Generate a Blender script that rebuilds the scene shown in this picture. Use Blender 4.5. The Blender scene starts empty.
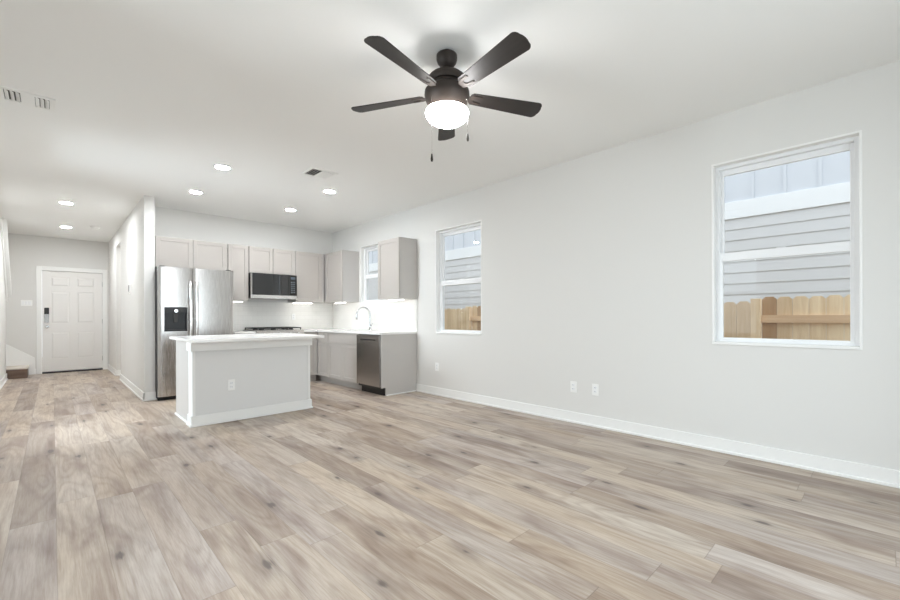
import bpy, bmesh, math, random
from mathutils import Vector, Matrix
PI = math.pi
R = math.radians
SC = bpy.context.scene
COL = SC.collection
random.seed(7)

# ------------------------------------------------------------------ camera
CAM_H, YAW = 1.1104, 0.7644
cd = bpy.data.cameras.new('camera')
cam = bpy.data.objects.new('camera', cd)
COL.objects.link(cam)
cd.sensor_width = 36.0
cd.lens = 414.55 / 900 * 36
cd.shift_y = 16.57 / 900
cd.clip_start = 0.02
cam.matrix_world = (Matrix.Translation((0, 0, CAM_H)) @ Matrix.Rotation(-YAW, 4, 'Z')
                    @ Matrix.Rotation(PI / 2, 4, 'X') @ Matrix.Rotation(-0.0038, 4, 'Z'))
SC.camera = cam

# ------------------------------------------------------------------ world, daylight, exposure
world = bpy.data.worlds.new('overcast_sky')
SC.world = world
world.use_nodes = True
wb = world.node_tree.nodes['Background']
wb.inputs['Color'].default_value = (0.90, 0.95, 1.0, 1)
wb.inputs['Strength'].default_value = 1.24


def area_light(name, loc, rot, sx, sy, power, color):
    l = bpy.data.lights.new(name, 'AREA')
    l.shape = 'RECTANGLE'
    l.size, l.size_y, l.energy, l.color = sx, sy, power, color
    o = bpy.data.objects.new(name, l)
    o.location, o.rotation_euler = loc, rot
    COL.objects.link(o)
    return o


# daylight entering through the two windows of the left wall, facing +X
DAY = (0.82, 0.91, 1.0)
area_light('daylight_far', (-1.9, 5.70, 1.75), (0, -R(74), 0), 1.6, 1.0, 88, DAY)
area_light('daylight_near', (-1.9, 3.05, 1.85), (0, -R(76), R(24)), 1.5, 1.1, 100, DAY)
area_light('rear_fill_light', (1.6, -1.45, 1.25), (PI / 2, 0, 0), 2.3, 2.0, 40, DAY)  # added fill light, shining in through the added rear window

vs = SC.view_settings
SC.display_settings.display_device = 'sRGB'
vs.view_transform = 'Standard'
vs.look = 'None'
vs.gamma = 1.0
vs.use_curve_mapping = False
vs.exposure = 0.75
try:
    SC.cycles.diffuse_bounces = 7
    SC.cycles.max_bounces = 14
    SC.cycles.transparent_max_bounces = 16
except Exception:
    pass


# ------------------------------------------------------------------ materials
def lin(r, g, b):
    f = lambda c: (c / 255 / 12.92) if c / 255 <= 0.04045 else ((c / 255 + 0.055) / 1.055) ** 2.4
    return (f(r), f(g), f(b), 1)


class NT:
    """small helper around a node tree"""
    def __init__(s, mat):
        s.t = mat.node_tree
        s.n = s.t.nodes
        s.l = s.t.links

    def new(s, kind, **kw):
        n = s.n.new(kind)
        for k, v in kw.items():
            setattr(n, k, v)
        return n

    def put(s, sock, v):
        if isinstance(v, bpy.types.NodeSocket):
            s.l.new(v, sock)
        else:
            sock.default_value = v

    def math(s, op, a, b=0.0, c=0.0):
        n = s.new('ShaderNodeMath', operation=op)
        s.put(n.inputs[0], a)
        s.put(n.inputs[1], b)
        s.put(n.inputs[2], c)
        return n.outputs[0]

    def mix(s, fac, a, b, blend='MIX'):
        n = s.new('ShaderNodeMix', data_type='RGBA', blend_type=blend)
        s.put(n.inputs[0], fac)
        s.put(n.inputs[6], a)
        s.put(n.inputs[7], b)
        return n.outputs[2]

    def comb(s, x, y, z):
        n = s.new('ShaderNodeCombineXYZ')
        s.put(n.inputs[0], x)
        s.put(n.inputs[1], y)
        s.put(n.inputs[2], z)
        return n.outputs[0]

    def noise(s, vec, scale, detail=2.0, rough=0.5, dist=0.0):
        n = s.new('ShaderNodeTexNoise')
        s.put(n.inputs['Vector'], vec)
        n.inputs['Scale'].default_value = scale
        n.inputs['Detail'].default_value = detail
        n.inputs['Roughness'].default_value = rough
        n.inputs['Distortion'].default_value = dist
        return n.outputs[0]

    def ramp(s, fac, stops):
        n = s.new('ShaderNodeValToRGB')
        s.put(n.inputs[0], fac)
        e = n.color_ramp.elements
        while len(e) < len(stops):
            e.new(0.5)
        for i, (p, c) in enumerate(stops):
            e[i].position = p
            e[i].color = c
        return n.outputs[0]


def mat(name, color, rough=0.5, metal=0.0, bump=0.0, bump_scale=200.0, var=0.0, coat=0.0, spec=None, emit=None, emit_s=0.0):
    m = bpy.data.materials.new(name)
    m.use_nodes = True
    N = NT(m)
    b = N.n['Principled BSDF']
    b.inputs['Base Color'].default_value = color
    b.inputs['Roughness'].default_value = rough
    b.inputs['Metallic'].default_value = metal
    if spec is not None:
        b.inputs['Specular IOR Level'].default_value = spec
    if coat:
        b.inputs['Coat Weight'].default_value = coat
        b.inputs['Coat Roughness'].default_value = 0.08
    tc = N.new('ShaderNodeTexCoord').outputs['Object']
    if var:
        v = N.noise(tc, 3.0, 3.0)
        c2 = tuple(min(1, x * (1 + var)) for x in color[:3]) + (1,)
        c1 = tuple(x * (1 - var) for x in color[:3]) + (1,)
        N.l.new(N.mix(v, c1, c2), b.inputs['Base Color'])
    if bump:
        bn = N.new('ShaderNodeBump')
        bn.inputs['Strength'].default_value = bump
        bn.inputs['Distance'].default_value = 0.002
        N.l.new(N.noise(tc, bump_scale, 2.0), bn.inputs['Height'])
        N.l.new(bn.outputs[0], b.inputs['Normal'])
    if emit:
        b.inputs['Emission Color'].default_value = emit
        b.inputs['Emission Strength'].default_value = emit_s
    return m


def brushed(name, color, rough, axis='z'):
    m = mat(name, color, rough, 1.0)
    N = NT(m)
    b = N.n['Principled BSDF']
    tc = N.new('ShaderNodeTexCoord').outputs['Object']
    mp = N.new('ShaderNodeMapping')
    N.l.new(tc, mp.inputs['Vector'])
    mp.inputs['Scale'].default_value = (3, 3, 300) if axis == 'x' else (300, 300, 3)
    v = N.noise(mp.outputs[0], 2.0, 3.0)
    N.l.new(N.math('MULTIPLY_ADD', v, 0.05, rough - 0.025), b.inputs['Roughness'])
    bn = N.new('ShaderNodeBump')
    bn.inputs['Strength'].default_value = 0.02
    bn.inputs['Distance'].default_value = 0.001
    N.l.new(v, bn.inputs['Height'])
    N.l.new(bn.outputs[0], b.inputs['Normal'])
    return m


def glass_mat():
    m = bpy.data.materials.new('window_glass')
    m.use_nodes = True
    N = NT(m)
    N.n.remove(N.n['Principled BSDF'])
    fr = N.new('ShaderNodeFresnel')
    bk = N.new('ShaderNodeNewGeometry').outputs['Backfacing']      # the same reflectance on the way in and out of the pane
    N.l.new(N.math('MULTIPLY_ADD', bk, 1 / 1.5 - 1.5, 1.5), fr.inputs[0])
    tr = N.new('ShaderNodeBsdfTransparent')
    tr.inputs[0].default_value = (0.96, 0.98, 0.98, 1)
    gl = N.new('ShaderNodeBsdfGlossy')
    gl.inputs['Roughness'].default_value = 0.01
    mx = N.new('ShaderNodeMixShader')
    N.l.new(fr.outputs[0], mx.inputs[0])
    N.l.new(tr.outputs[0], mx.inputs[1])
    N.l.new(gl.outputs[0], mx.inputs[2])
    N.l.new(mx.outputs[0], N.n['Material Output'].inputs[0])
    return m


def floor_mat():
    m = mat('oak_plank_floor', (0.3, 0.25, 0.2, 1), 0.42)
    N = NT(m)
    b = N.n['Principled BSDF']
    tc = N.new('ShaderNodeTexCoord').outputs['Object']
    sp = N.new('ShaderNodeSeparateXYZ')
    N.l.new(tc, sp.inputs[0])
    x, y = sp.outputs[0], sp.outputs[1]
    PW, PL = 0.178, 1.52
    xs = N.math('DIVIDE', N.math('ADD', x, 0.166), PW)
    row = N.math('FLOOR', xs)
    fx = N.math('FRACT', xs)
    wn = N.new('ShaderNodeTexWhiteNoise', noise_dimensions='1D')
    N.l.new(N.math('MULTIPLY', row, 7.31), wn.inputs['W'])
    ys = N.math('ADD', N.math('DIVIDE', y, PL), N.math('MULTIPLY', wn.outputs[0], 5.0))
    colm = N.math('FLOOR', ys)
    fy = N.math('FRACT', ys)
    idn = N.new('ShaderNodeTexWhiteNoise', noise_dimensions='2D')
    N.l.new(N.comb(row, colm, 0.0), idn.inputs['Vector'])
    pid = idn.outputs[0]
    # vector inside a plank, shifted by its id so that every board has its own figure
    ox = N.math('MULTIPLY', pid, 37.0)
    def along(a, b):
        return N.comb(N.math('ADD', N.math('MULTIPLY', x, a), ox), N.math('ADD', N.math('MULTIPLY', y, b), ox), pid)
    fine = N.noise(along(150.0, 7.0), 1.0, 4.0, 0.65, 0.2)
    streak = N.noise(along(24.0, 1.1), 1.0, 4.0, 0.6, 0.4)
    smudge = N.noise(along(6.5, 1.5), 1.0, 3.0, 0.5, 0.5)
    tint = N.noise(along(3.0, 0.5), 1.0, 2.0)
    # cathedral figure: contour lines of a slow field
    field = N.noise(along(4.5, 0.55), 1.0, 2.0, 0.4, 0.3)
    cath = N.math('ABSOLUTE', N.math('MULTIPLY_ADD', N.math('FRACT', N.math('MULTIPLY', field, 15.0)), 2.0, -1.0))
    # knots: a few dark elongated spots
    vo = N.new('ShaderNodeTexVoronoi', feature='F1', voronoi_dimensions='2D')
    N.l.new(N.comb(N.math('MULTIPLY', x, 4.0), N.math('MULTIPLY', y, 1.7), 0.0), vo.inputs['Vector'])
    vo.inputs['Scale'].default_value = 1.0
    vo.inputs['Randomness'].default_value = 1.0
    kq = N.new('ShaderNodeSeparateColor')
    N.l.new(vo.outputs['Color'], kq.inputs[0])
    keep = N.math('GREATER_THAN', kq.outputs[0], 0.58)
    kd = N.math('ADD', vo.outputs['Distance'], N.math('MULTIPLY', N.math('SUBTRACT', streak, 0.5), 0.30))
    knot = N.math('MULTIPLY', keep, N.ramp(kd, [(0.03, (1, 1, 1, 1)), (0.075, (0.34, 0.34, 0.34, 1)), (0.26, (0, 0, 0, 1))]))
    base = N.ramp(pid, [(0.0, lin(170, 158, 148)), (0.18, lin(186, 175, 164)), (0.42, lin(195, 185, 173)),
                        (0.68, lin(205, 196, 184)), (0.84, lin(186, 177, 170)), (1.0, lin(200, 192, 185))])
    c = N.mix(N.ramp(smudge, [(0.46, (0, 0, 0, 1)), (0.74, (1, 1, 1, 1))]), base, N.mix(1.0, base, lin(204, 194, 192), 'MULTIPLY'))
    c = N.mix(N.ramp(tint, [(0.35, (0, 0, 0, 1)), (0.7, (1, 1, 1, 1))]), c, N.mix(1.0, c, lin(250, 243, 233), 'MULTIPLY'))
    c = N.mix(N.ramp(streak, [(0.28, (0.55, 0.55, 0.55, 1)), (0.60, (0, 0, 0, 1))]), c, N.mix(1.0, c, lin(216, 205, 198), 'MULTIPLY'))
    c = N.mix(N.math('MULTIPLY', N.ramp(fine, [(0.35, (1, 1, 1, 1)), (0.6, (0, 0, 0, 1))]), 0.6), c, N.mix(1.0, c, lin(222, 212, 205), 'MULTIPLY'))
    c = N.mix(N.math('MULTIPLY', N.ramp(cath, [(0.35, (0, 0, 0, 1)), (0.95, (1, 1, 1, 1))]), 0.34), c, N.mix(1.0, c, lin(206, 194, 185), 'MULTIPLY'))
    c = N.mix(N.math('MULTIPLY', knot, 0.9), c, lin(92, 80, 76))
    # joints between boards
    ex = N.math('MINIMUM', fx, N.math('SUBTRACT', 1.0, fx))
    ey = N.math('MINIMUM', fy, N.math('SUBTRACT', 1.0, fy))
    jx = N.math('LESS_THAN', ex, 0.006)
    jy = N.math('LESS_THAN', ey, 0.0013)
    joint = N.math('MAXIMUM', jx, jy)
    c = N.mix(N.math('MULTIPLY', joint, 0.35), c, lin(92, 78, 70))
    N.l.new(c, b.inputs['Base Color'])
    N.l.new(N.math('MULTIPLY_ADD', fine, 0.16, 0.36), b.inputs['Roughness'])
    b.inputs['Specular IOR Level'].default_value = 0.4
    bn = N.new('ShaderNodeBump')
    bn.inputs['Strength'].default_value = 0.12
    bn.inputs['Distance'].default_value = 0.001
    N.l.new(N.math('SUBTRACT', fine, N.math('MULTIPLY', joint, 0.8)), bn.inputs['Height'])
    N.l.new(bn.outputs[0], b.inputs['Normal'])
    return m


def tile_mat():
    m = mat('white_subway_tile', lin(240, 239, 235), 0.16)
    N = NT(m)
    b = N.n['Principled BSDF']
    tc = N.new('ShaderNodeTexCoord').outputs['Object']
    sp = N.new('ShaderNodeSeparateXYZ')
    N.l.new(tc, sp.inputs[0])
    u = N.math('ADD', sp.outputs[0], sp.outputs[1])
    br = N.new('ShaderNodeTexBrick')
    N.l.new(N.comb(u, sp.outputs[2], 0.0), br.inputs['Vector'])
    br.inputs['Scale'].default_value = 1.0
    br.inputs['Brick Width'].default_value = 0.152
    br.inputs['Row Height'].default_value = 0.076
    br.inputs['Mortar Size'].default_value = 0.0022
    br.inputs['Color1'].default_value = lin(241, 240, 236)
    br.inputs['Color2'].default_value = lin(238, 237, 233)
    br.inputs['Mortar'].default_value = lin(226, 224, 220)
    N.l.new(br.outputs['Color'], b.inputs['Base Color'])
    bn = N.new('ShaderNodeBump')
    bn.inputs['Strength'].default_value = 0.2
    bn.inputs['Distance'].default_value = 0.002
    N.l.new(N.math('SUBTRACT', 1.0, br.outputs['Fac']), bn.inputs['Height'])
    N.l.new(bn.outputs[0], b.inputs['Normal'])
    N.l.new(N.math('MULTIPLY_ADD', br.outputs['Fac'], 0.5, 0.16), b.inputs['Roughness'])
    return m


def wood_mat(name, c1, c2, scale=1.0, axis='z', rough=0.75):
    m = mat(name, c1, rough)
    N = NT(m)
    b = N.n['Principled BSDF']
    tc = N.new('ShaderNodeTexCoord').outputs['Object']
    oi = N.new('ShaderNodeObjectInfo').outputs['Random']
    mp = N.new('ShaderNodeMapping')
    N.l.new(tc, mp.inputs['Vector'])
    mp.inputs['Scale'].default_value = {'z': (18, 18, 1.4), 'y': (18, 1.4, 18), 'x': (1.4, 18, 18)}[axis]
    N.l.new(N.comb(N.math('MULTIPLY', oi, 40), N.math('MULTIPLY', oi, 17), oi), mp.inputs['Location'])
    v = N.noise(mp.outputs[0], scale, 4.0, 0.6, 0.5)
    c = N.mix(N.ramp(v, [(0.3, (0, 0, 0, 1)), (0.7, (1, 1, 1, 1))]), c1, c2)
    c = N.mix(N.math('POWER', oi, 2.5), c, N.mix(1.0, c, lin(188, 168, 152), 'MULTIPLY'))
    N.l.new(c, b.inputs['Base Color'])
    return m


M = {}
M['wall'] = mat('wall_paint', lin(224, 223, 220), 0.85, bump=0.10, bump_scale=260, spec=0.25)
M['ceil'] = mat('ceiling_paint', lin(240, 240, 238), 0.9, bump=0.12, bump_scale=180, spec=0.2)
M['trim'] = mat('white_trim_paint', lin(240, 240, 238), 0.42, bump=0.02)
M['door'] = mat('door_paint', lin(233, 231, 228), 0.42, bump=0.02)
M['floor'] = floor_mat()
M['tile'] = tile_mat()
M['cab'] = mat('greige_cabinet_paint', lin(180, 174, 168), 0.42, bump=0.02, var=0.015)
M['cab_side'] = mat('greige_cabinet_side', lin(194, 190, 186), 0.40, bump=0.02, var=0.015)
M['island'] = mat('island_paint', lin(224, 224, 223), 0.7, bump=0.05)
M['quartz'] = mat('white_quartz', lin(241, 239, 236), 0.18, var=0.015, coat=0.2)
M['steel'] = brushed('stainless_steel', (0.53, 0.51, 0.49, 1), 0.27)
M['steel_h'] = brushed('stainless_steel_fine', (0.58, 0.56, 0.54, 1), 0.24, 'x')
M['door_steel'] = brushed('reflection_darkened_steel', (0.42, 0.40, 0.38, 1), 0.25, 'x')  # darker base colour stands in for the dark reflection on the dishwasher
M['dark_steel'] = brushed('black_stainless_side', (0.045, 0.045, 0.045, 1), 0.4)
M['chrome'] = mat('chrome', (0.62, 0.62, 0.63, 1), 0.12, 1.0)
M['handle'] = mat('bright_steel_handle', (0.82, 0.81, 0.80, 1), 0.2, 1.0)
M['black_gloss'] = mat('black_glass', (0.010, 0.011, 0.012, 1), 0.03)
M['black_gloss'].node_tree.nodes['Principled BSDF'].inputs['IOR'].default_value = 1.75
M['black'] = mat('black_plastic', (0.012, 0.012, 0.013, 1), 0.4)
M['iron'] = mat('cast_iron', (0.018, 0.017, 0.017, 1), 0.6, bump=0.2, bump_scale=300)
M['bronze'] = mat('dark_bronze_metal', lin(50, 42, 37), 0.5, 0.3, var=0.06)
M['blade'] = wood_mat('dark_walnut_blade', lin(34, 30, 28), lin(44, 38, 35), 1.0, 'x', 0.5)
M['globe'] = mat('lit_frosted_globe', (1, 0.97, 0.92, 1), 0.3, emit=(0.98, 0.975, 0.97, 1), emit_s=34.0)
M['lens'] = mat('lit_downlight_lens', (1, 1, 1, 1), 0.3, emit=(0.94, 0.97, 1.0, 1), emit_s=215.0)
M['hall_lens'] = mat('lit_hall_downlight_lens', (1, 1, 1, 1), 0.3, emit=(0.94, 0.97, 1.0, 1), emit_s=300.0)
M['strip'] = mat('lit_cabinet_light_lens', (1, 1, 1, 1), 0.3, emit=(1.0, 0.97, 0.93, 1), emit_s=4.5)
M['plate'] = mat('white_cover_plate', lin(242, 242, 240), 0.35)
M['slot'] = mat('dark_slot', lin(60, 60, 60), 0.6)
M['vent'] = mat('white_vent_metal', lin(238, 238, 235), 0.45)
M['duct'] = mat('dark_duct', lin(88, 86, 83), 0.8)
M['vinyl'] = mat('white_vinyl', lin(238, 239, 240), 0.35)
M['glass'] = glass_mat()
M['siding'] = mat('pale_grey_lap_siding', lin(206, 206, 207), 0.7, bump=0.15, bump_scale=60, var=0.02)
M['batten'] = mat('pale_blue_grey_board', lin(205, 209, 216), 0.7, var=0.01)
M['frieze'] = mat('white_exterior_trim', lin(232, 234, 236), 0.6)
M['cedar'] = wood_mat('cedar_fence', lin(248, 226, 192), lin(222, 192, 152))
M['cedar_h'] = wood_mat('cedar_rail', lin(244, 214, 178), lin(220, 184, 146), 1.0, 'y')
M['ground'] = mat('bare_soil_ground', lin(142, 128, 108), 0.95, bump=0.5, bump_scale=20, var=0.12)
M['carpet'] = mat('pale_stair_carpet', lin(214, 206, 196), 1.0, bump=0.6, bump_scale=500, var=0.05)
M['riser'] = wood_mat('brown_wood_step', lin(126, 104, 90), lin(100, 80, 68), 1.0, 'x', 0.5)
M['screen'] = mat('grey_display', lin(88, 96, 104), 0.15)
M['label'] = mat('pale_control_mark', lin(150, 160, 168), 0.5)


# ------------------------------------------------------------------ mesh building
class MB:
    def __init__(s):
        s.bm = bmesh.new()

    def box(s, x0, x1, y0, y1, z0, z1):
        v = [s.bm.verts.new(p) for p in ((x0, y0, z0), (x1, y0, z0), (x1, y1, z0), (x0, y1, z0),
                                         (x0, y0, z1), (x1, y0, z1), (x1, y1, z1), (x0, y1, z1))]
        for f in ((3, 2, 1, 0), (4, 5, 6, 7), (0, 1, 5, 4), (1, 2, 6, 5), (2, 3, 7, 6), (3, 0, 4, 7)):
            s.bm.faces.new([v[i] for i in f])
        return s

    def prism(s, pts, d0, d1, axis='z'):
        """polygon pts extruded from d0 to d1 along an axis; pts are the other two coordinates in order"""
        def P(a, b, d):
            return {'z': (a, b, d), 'y': (a, d, b), 'x': (d, a, b)}[axis]
        lo = [s.bm.verts.new(P(a, b, d0)) for a, b in pts]
        hi = [s.bm.verts.new(P(a, b, d1)) for a, b in pts]
        n = len(pts)
        s.bm.faces.new(lo[::-1])
        s.bm.faces.new(hi)
        for i in range(n):
            s.bm.faces.new((lo[i], lo[(i + 1) % n], hi[(i + 1) % n], hi[i]))
        return s

    def lathe(s, prof, cx=0, cy=0, cz=0, n=32, axis='z'):
        """prof: list of (radius, height) turned about an axis through (cx,cy,cz)"""
        def P(r, h, a):
            c, q = r * math.cos(a), r * math.sin(a)
            if axis == 'z':
                return (cx + c, cy + q, cz + h)
            if axis == 'y':
                return (cx + c, cy + h, cz + q)
            return (cx + h, cy + c, cz + q)
        rings = []
        for r, h in prof:
            if r < 1e-6:
                rings.append([s.bm.verts.new(P(0, h, 0))])
            else:
                rings.append([s.bm.verts.new(P(r, h, 2 * PI * i / n)) for i in range(n)])
        for a, b in zip(rings, rings[1:]):
            for i in range(n):
                j = (i + 1) % n
                if len(a) == 1 and len(b) == 1:
                    continue
                if len(a) == 1:
                    s.bm.faces.new((a[0], b[i], b[j]))
                elif len(b) == 1:
                    s.bm.faces.new((a[i], a[j], b[0]))
                else:
                    s.bm.faces.new((a[i], a[j], b[j], b[i]))
        for ring in (rings[0], rings[-1]):
            if len(ring) > 1:
                s.bm.faces.new(ring)
        return s

    def tube(s, pts, rad, n=12):
        pts = [Vector(p) for p in pts]
        rads = rad if isinstance(rad, (list, tuple)) else [rad] * len(pts)
        rings = []
        up = None
        for i, p in enumerate(pts):
            t = (pts[min(i + 1, len(pts) - 1)] - pts[max(i - 1, 0)]).normalized()
            if up is None:
                up = t.orthogonal().normalized()
            up = (up - t * up.dot(t)).normalized()
            w = t.cross(up)
            rings.append([s.bm.verts.new(p + rads[i] * (math.cos(2 * PI * k / n) * up + math.sin(2 * PI * k / n) * w)) for k in range(n)])
        for a, b in zip(rings, rings[1:]):
            for i in range(n):
                s.bm.faces.new((a[i], a[(i + 1) % n], b[(i + 1) % n], b[i]))
        s.bm.faces.new(rings[0][::-1])
        s.bm.faces.new(rings[-1])
        return s

    def build(s, name, m, parent=None, bevel=0.0, smooth=False, seg=2):
        bmesh.ops.recalc_face_normals(s.bm, faces=s.bm.faces[:])
        me = bpy.data.meshes.new(name)
        s.bm.to_mesh(me)
        s.bm.free()
        for mm in (m if isinstance(m, list) else [m]):
            me.materials.append(mm)
        o = bpy.data.objects.new(name, me)
        COL.objects.link(o)
        if parent is not None:
            o.parent = parent
        if smooth:
            me.polygons.foreach_set('use_smooth', [True] * len(me.polygons))
            try:
                me.set_sharp_from_angle(angle=R(38))
            except Exception:
                pass
        if bevel:
            b = o.modifiers.new('bevel', 'BEVEL')
            b.width, b.segments, b.limit_method, b.angle_limit = bevel, seg, 'ANGLE', R(40)
            b.harden_normals = False
        return o


def tag(o, label, cat, group=None, kind=None):
    o['label'] = label
    o['category'] = cat
    if group:
        o['group'] = group
    if kind:
        o['kind'] = kind
    return o


def thing(name, label, cat, loc=(0, 0, 0), rotz=0.0, group=None, kind=None):
    o = bpy.data.objects.new(name, None)
    o.empty_display_size = 0.1
    COL.objects.link(o)
    o.location, o.rotation_euler = loc, (0, 0, rotz)
    return tag(o, label, cat, group, kind)


def copy_tree(o, parent=None):
    c = o.copy()
    COL.objects.link(c)
    c.parent = parent
    for ch in list(o.children):
        copy_tree(ch, c)
    return c


# ------------------------------------------------------------------ the room's measures
XR, YB, H = 3.924, 7.372, 2.743       # right wall, kitchen back wall, ceiling
XL, YR = -0.61, -1.0                  # left wall, rear wall
SX0, SX1, SY = 0.882, 1.0, 6.80       # hall partition: its two faces and its end
YE = 11.6                             # entry wall
CT = 0.89                             # countertop height
UZ0, UZ1 = 1.375, 2.262               # wall cabinets
FACE_L, FACE_R = -PI / 2, PI / 2      # local -y turned to -X / to +X


def wall_cells(mb, u0, u1, z0, z1, holes, put):
    """a wall between u0..u1 and z0..z1 with rectangular holes (ua,ub,za,zb)"""
    us = sorted({u0, u1} | {h[0] for h in holes} | {h[1] for h in holes})
    zs = sorted({z0, z1} | {h[2] for h in holes} | {h[3] for h in holes})
    for a, b in zip(us, us[1:]):
        run = None
        for c, d in zip(zs, zs[1:]):
            cu, cz = (a + b) / 2, (c + d) / 2
            if any(h[0] < cu < h[1] and h[2] < cz < h[3] for h in holes):
                if run:
                    put(a, b, *run)
                run = None
            else:
                run = (run[0], d) if run else (c, d)
        if run:
            put(a, b, *run)


WIN = {  # right wall windows: Y low, Y high, Z low, Z high
    1: (0.091, 0.972, 0.876, 2.352),
    2: (3.508, 4.385, 0.873, 2.335),
    3: (5.480, 6.356, 1.350, 2.347),
}
HALL_OPEN = (9.45, 10.15, 0.0, 2.47)
DOOR = (-0.165, 0.790, 0.0, 2.075)
LWIN = {4: (5.10, 6.00, 0.45, 2.30), 5: (1.43, 2.75, 0.75, 2.30)}
BWIN = (0.4, 2.8, 0.12, 2.3)

# ------------------------------------------------------------------ shell
mb = MB()
mb.box(-2.4, XR + 0.14, YR - 0.14, YE + 0.14, -0.12, 0.0)
tag(mb.build('floor', M['floor']), 'wide grey brown oak plank floor across the whole room', 'floor', kind='structure')

mb = MB()
mb.box(XL - 0.13, XR + 0.14, YR - 0.14, YE + 0.14, H, H + 0.2)
tag(mb.build('ceiling', M['ceil']), 'flat white painted ceiling with fan and recessed lights', 'ceiling', kind='structure')

mb = MB()
wall_cells(mb, YR - 0.14, YB + 0.12, 0, H, list(WIN.values()), lambda a, b, c, d: mb.box(XR, XR + 0.14, a, b, c, d))
tag(mb.build('wall_right', M['wall']), 'long pale wall on the right with three windows', 'wall', kind='structure')

mb = MB()
mb.box(SX1, XR, YB, YB + 0.12, 0, H)
tag(mb.build('wall_kitchen', M['wall']), 'pale wall behind the refrigerator and the range', 'wall', kind='structure')

mb = MB()
wall_cells(mb, SY, YE, 0, H, [HALL_OPEN], lambda a, b, c, d: mb.box(SX0, SX1, a, b, c, d))
tag(mb.build('wall_hall', M['wall']), 'pale partition between the entry hall and the refrigerator', 'wall', kind='structure')

mb = MB()
wall_cells(mb, -2.0, SX1 + 1.2, 0, 5.2, [DOOR], lambda a, b, c, d: mb.box(a, b, YE, YE + 0.14, c, d))
tag(mb.build('wall_entry', M['wall']), 'pale wall around the front door at the end of the hall', 'wall', kind='structure')

mb = MB()   # left wall; beyond Y = 9.9 its top is cut along the slope of the stair
wall_cells(mb, YR - 0.14, 9.0, 0, H, list(LWIN.values()), lambda a, b, c, d: mb.box(XL - 0.13, XL, a, b, c, d))
mb.prism([(9.0, 0), (11.0, 0), (11.0, 1.53), (9.93, H), (9.0, H)], XL - 0.13, XL, 'x')
tag(mb.build('wall_left', M['wall']), 'pale wall at the left edge with a sloped end along the stair', 'wall', kind='structure')

mb = MB()
wall_cells(mb, XL, XR, 0, H, [BWIN], lambda a, b, c, d: mb.box(a, b, YR - 0.14, YR, c, d))
tag(mb.build('wall_rear', M['wall']), 'pale wall at the rear of the living room', 'wall', kind='structure')

mb = MB()   # stairwell shaft beyond the left wall
mb.box(-2.0, -1.88, 7.0, YE, 0, 5.2)
mb.box(-2.0, XL, 6.9, 7.0, 0, 5.2)
mb.box(XL - 0.13, XL, 7.0, YE, H + 0.2, 5.2)
mb.box(-2.0, XL, 6.9, YE + 0.14, 5.2, 5.3)
tag(mb.build('wall_stairwell', M['wall']), 'pale walls of the stairwell beside the entry hall', 'wall', kind='structure')

mb = MB()   # side passage behind the opening in the hall partition
mb.box(2.2, 2.3, 8.9, 10.7, 0, H)
mb.box(SX1, 2.2, 8.9, 9.0, 0, H)
mb.box(SX1, 2.2, 10.6, 10.7, 0, H)
tag(mb.build('wall_passage', M['wall']), 'pale walls of the side passage off the entry hall', 'wall', kind='structure')

mb = MB()
mb.box(-14, 14, -16, 24, -0.62, -0.5)
tag(mb.build('ground', M['ground']), 'bare soil strip outside between the wall and the fence', 'ground', kind='structure')


# baseboards: a tall flat board with a small shoe moulding at the floor
def baseboard(name, label, runs):
    """runs: (x0, y0, x1, y1, nx, ny) along a wall face, (nx,ny) pointing into the room"""
    mb = MB()
    for x0, y0, x1, y1, nx, ny in runs:
        for d, z in ((0.014, 0.112), (0.024, 0.022)):
            xs = sorted((x0, x1)) if ny else sorted((x0, x0 + nx * d))
            ys = sorted((y0, y1)) if nx else sorted((y0, y0 + ny * d))
            mb.box(xs[0], xs[1], ys[0], ys[1], 0.0005, z)
    return tag(mb.build(name, M['trim'], bevel=0.003), label, 'baseboard', kind='structure')


baseboard('baseboard_right', 'white baseboard along the right wall', [(XR, YR + 0.03, XR, 4.813, -1, 0)])
baseboard('baseboard_hall', 'white baseboard around the end of the hall partition',
          [(SX0, SY - 0.014, SX0, 9.45, -1, 0), (SX0 - 0.014, SY, SX1 + 0.014, SY, 0, -1), (SX0, 10.15, SX0, YE, -1, 0),
           (SX0, 10.15, SX1 + 0.014, 10.15, 0, -1)])
baseboard('baseboard_entry', 'white baseboard pieces beside the front door casing',
          [(-0.33, YE, DOOR[0] - 0.072, YE, 0, -1), (DOOR[1] + 0.072, YE, SX0 - 0.03, YE, 0, -1)])
baseboard('baseboard_left', 'white baseboard along the left wall up to the stair',
          [(XL, YR + 0.03, XL, 10.99, 1, 0)])
baseboard('baseboard_rear', 'white baseboard along the rear wall', [(XL + 0.03, YR, XR - 0.03, YR, 0, 1)])

# sloped cap on the stair end of the left wall
mb = MB()
mb.prism([(11.03, 1.50), (11.03, 1.555), (9.975, H - 0.004), (9.92, H - 0.004)], XL - 0.165, XL + 0.072, 'x')
mb.prism([(11.0, 1.40), (11.0, 1.515), (9.93, H - 0.004), (9.82, H - 0.004)], XL + 0.0005, XL + 0.020, 'x')
tag(mb.build('trim_1', M['trim'], bevel=0.004), 'white sloped cap on the stair end of the left wall', 'trim', kind='structure')

# white skirt board on the entry wall beside the stair
mb = MB()
mb.prism([(-1.85, 0.0), (-0.255, 0.0), (-0.255, 0.33), (-0.62, 0.60), (-1.85, 1.42)], YE - 0.016, YE - 0.0005, 'y')
tag(mb.build('trim_2', M['trim'], bevel=0.003), 'white stair skirt board rising left of the front door', 'trim', kind='structure')


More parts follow.
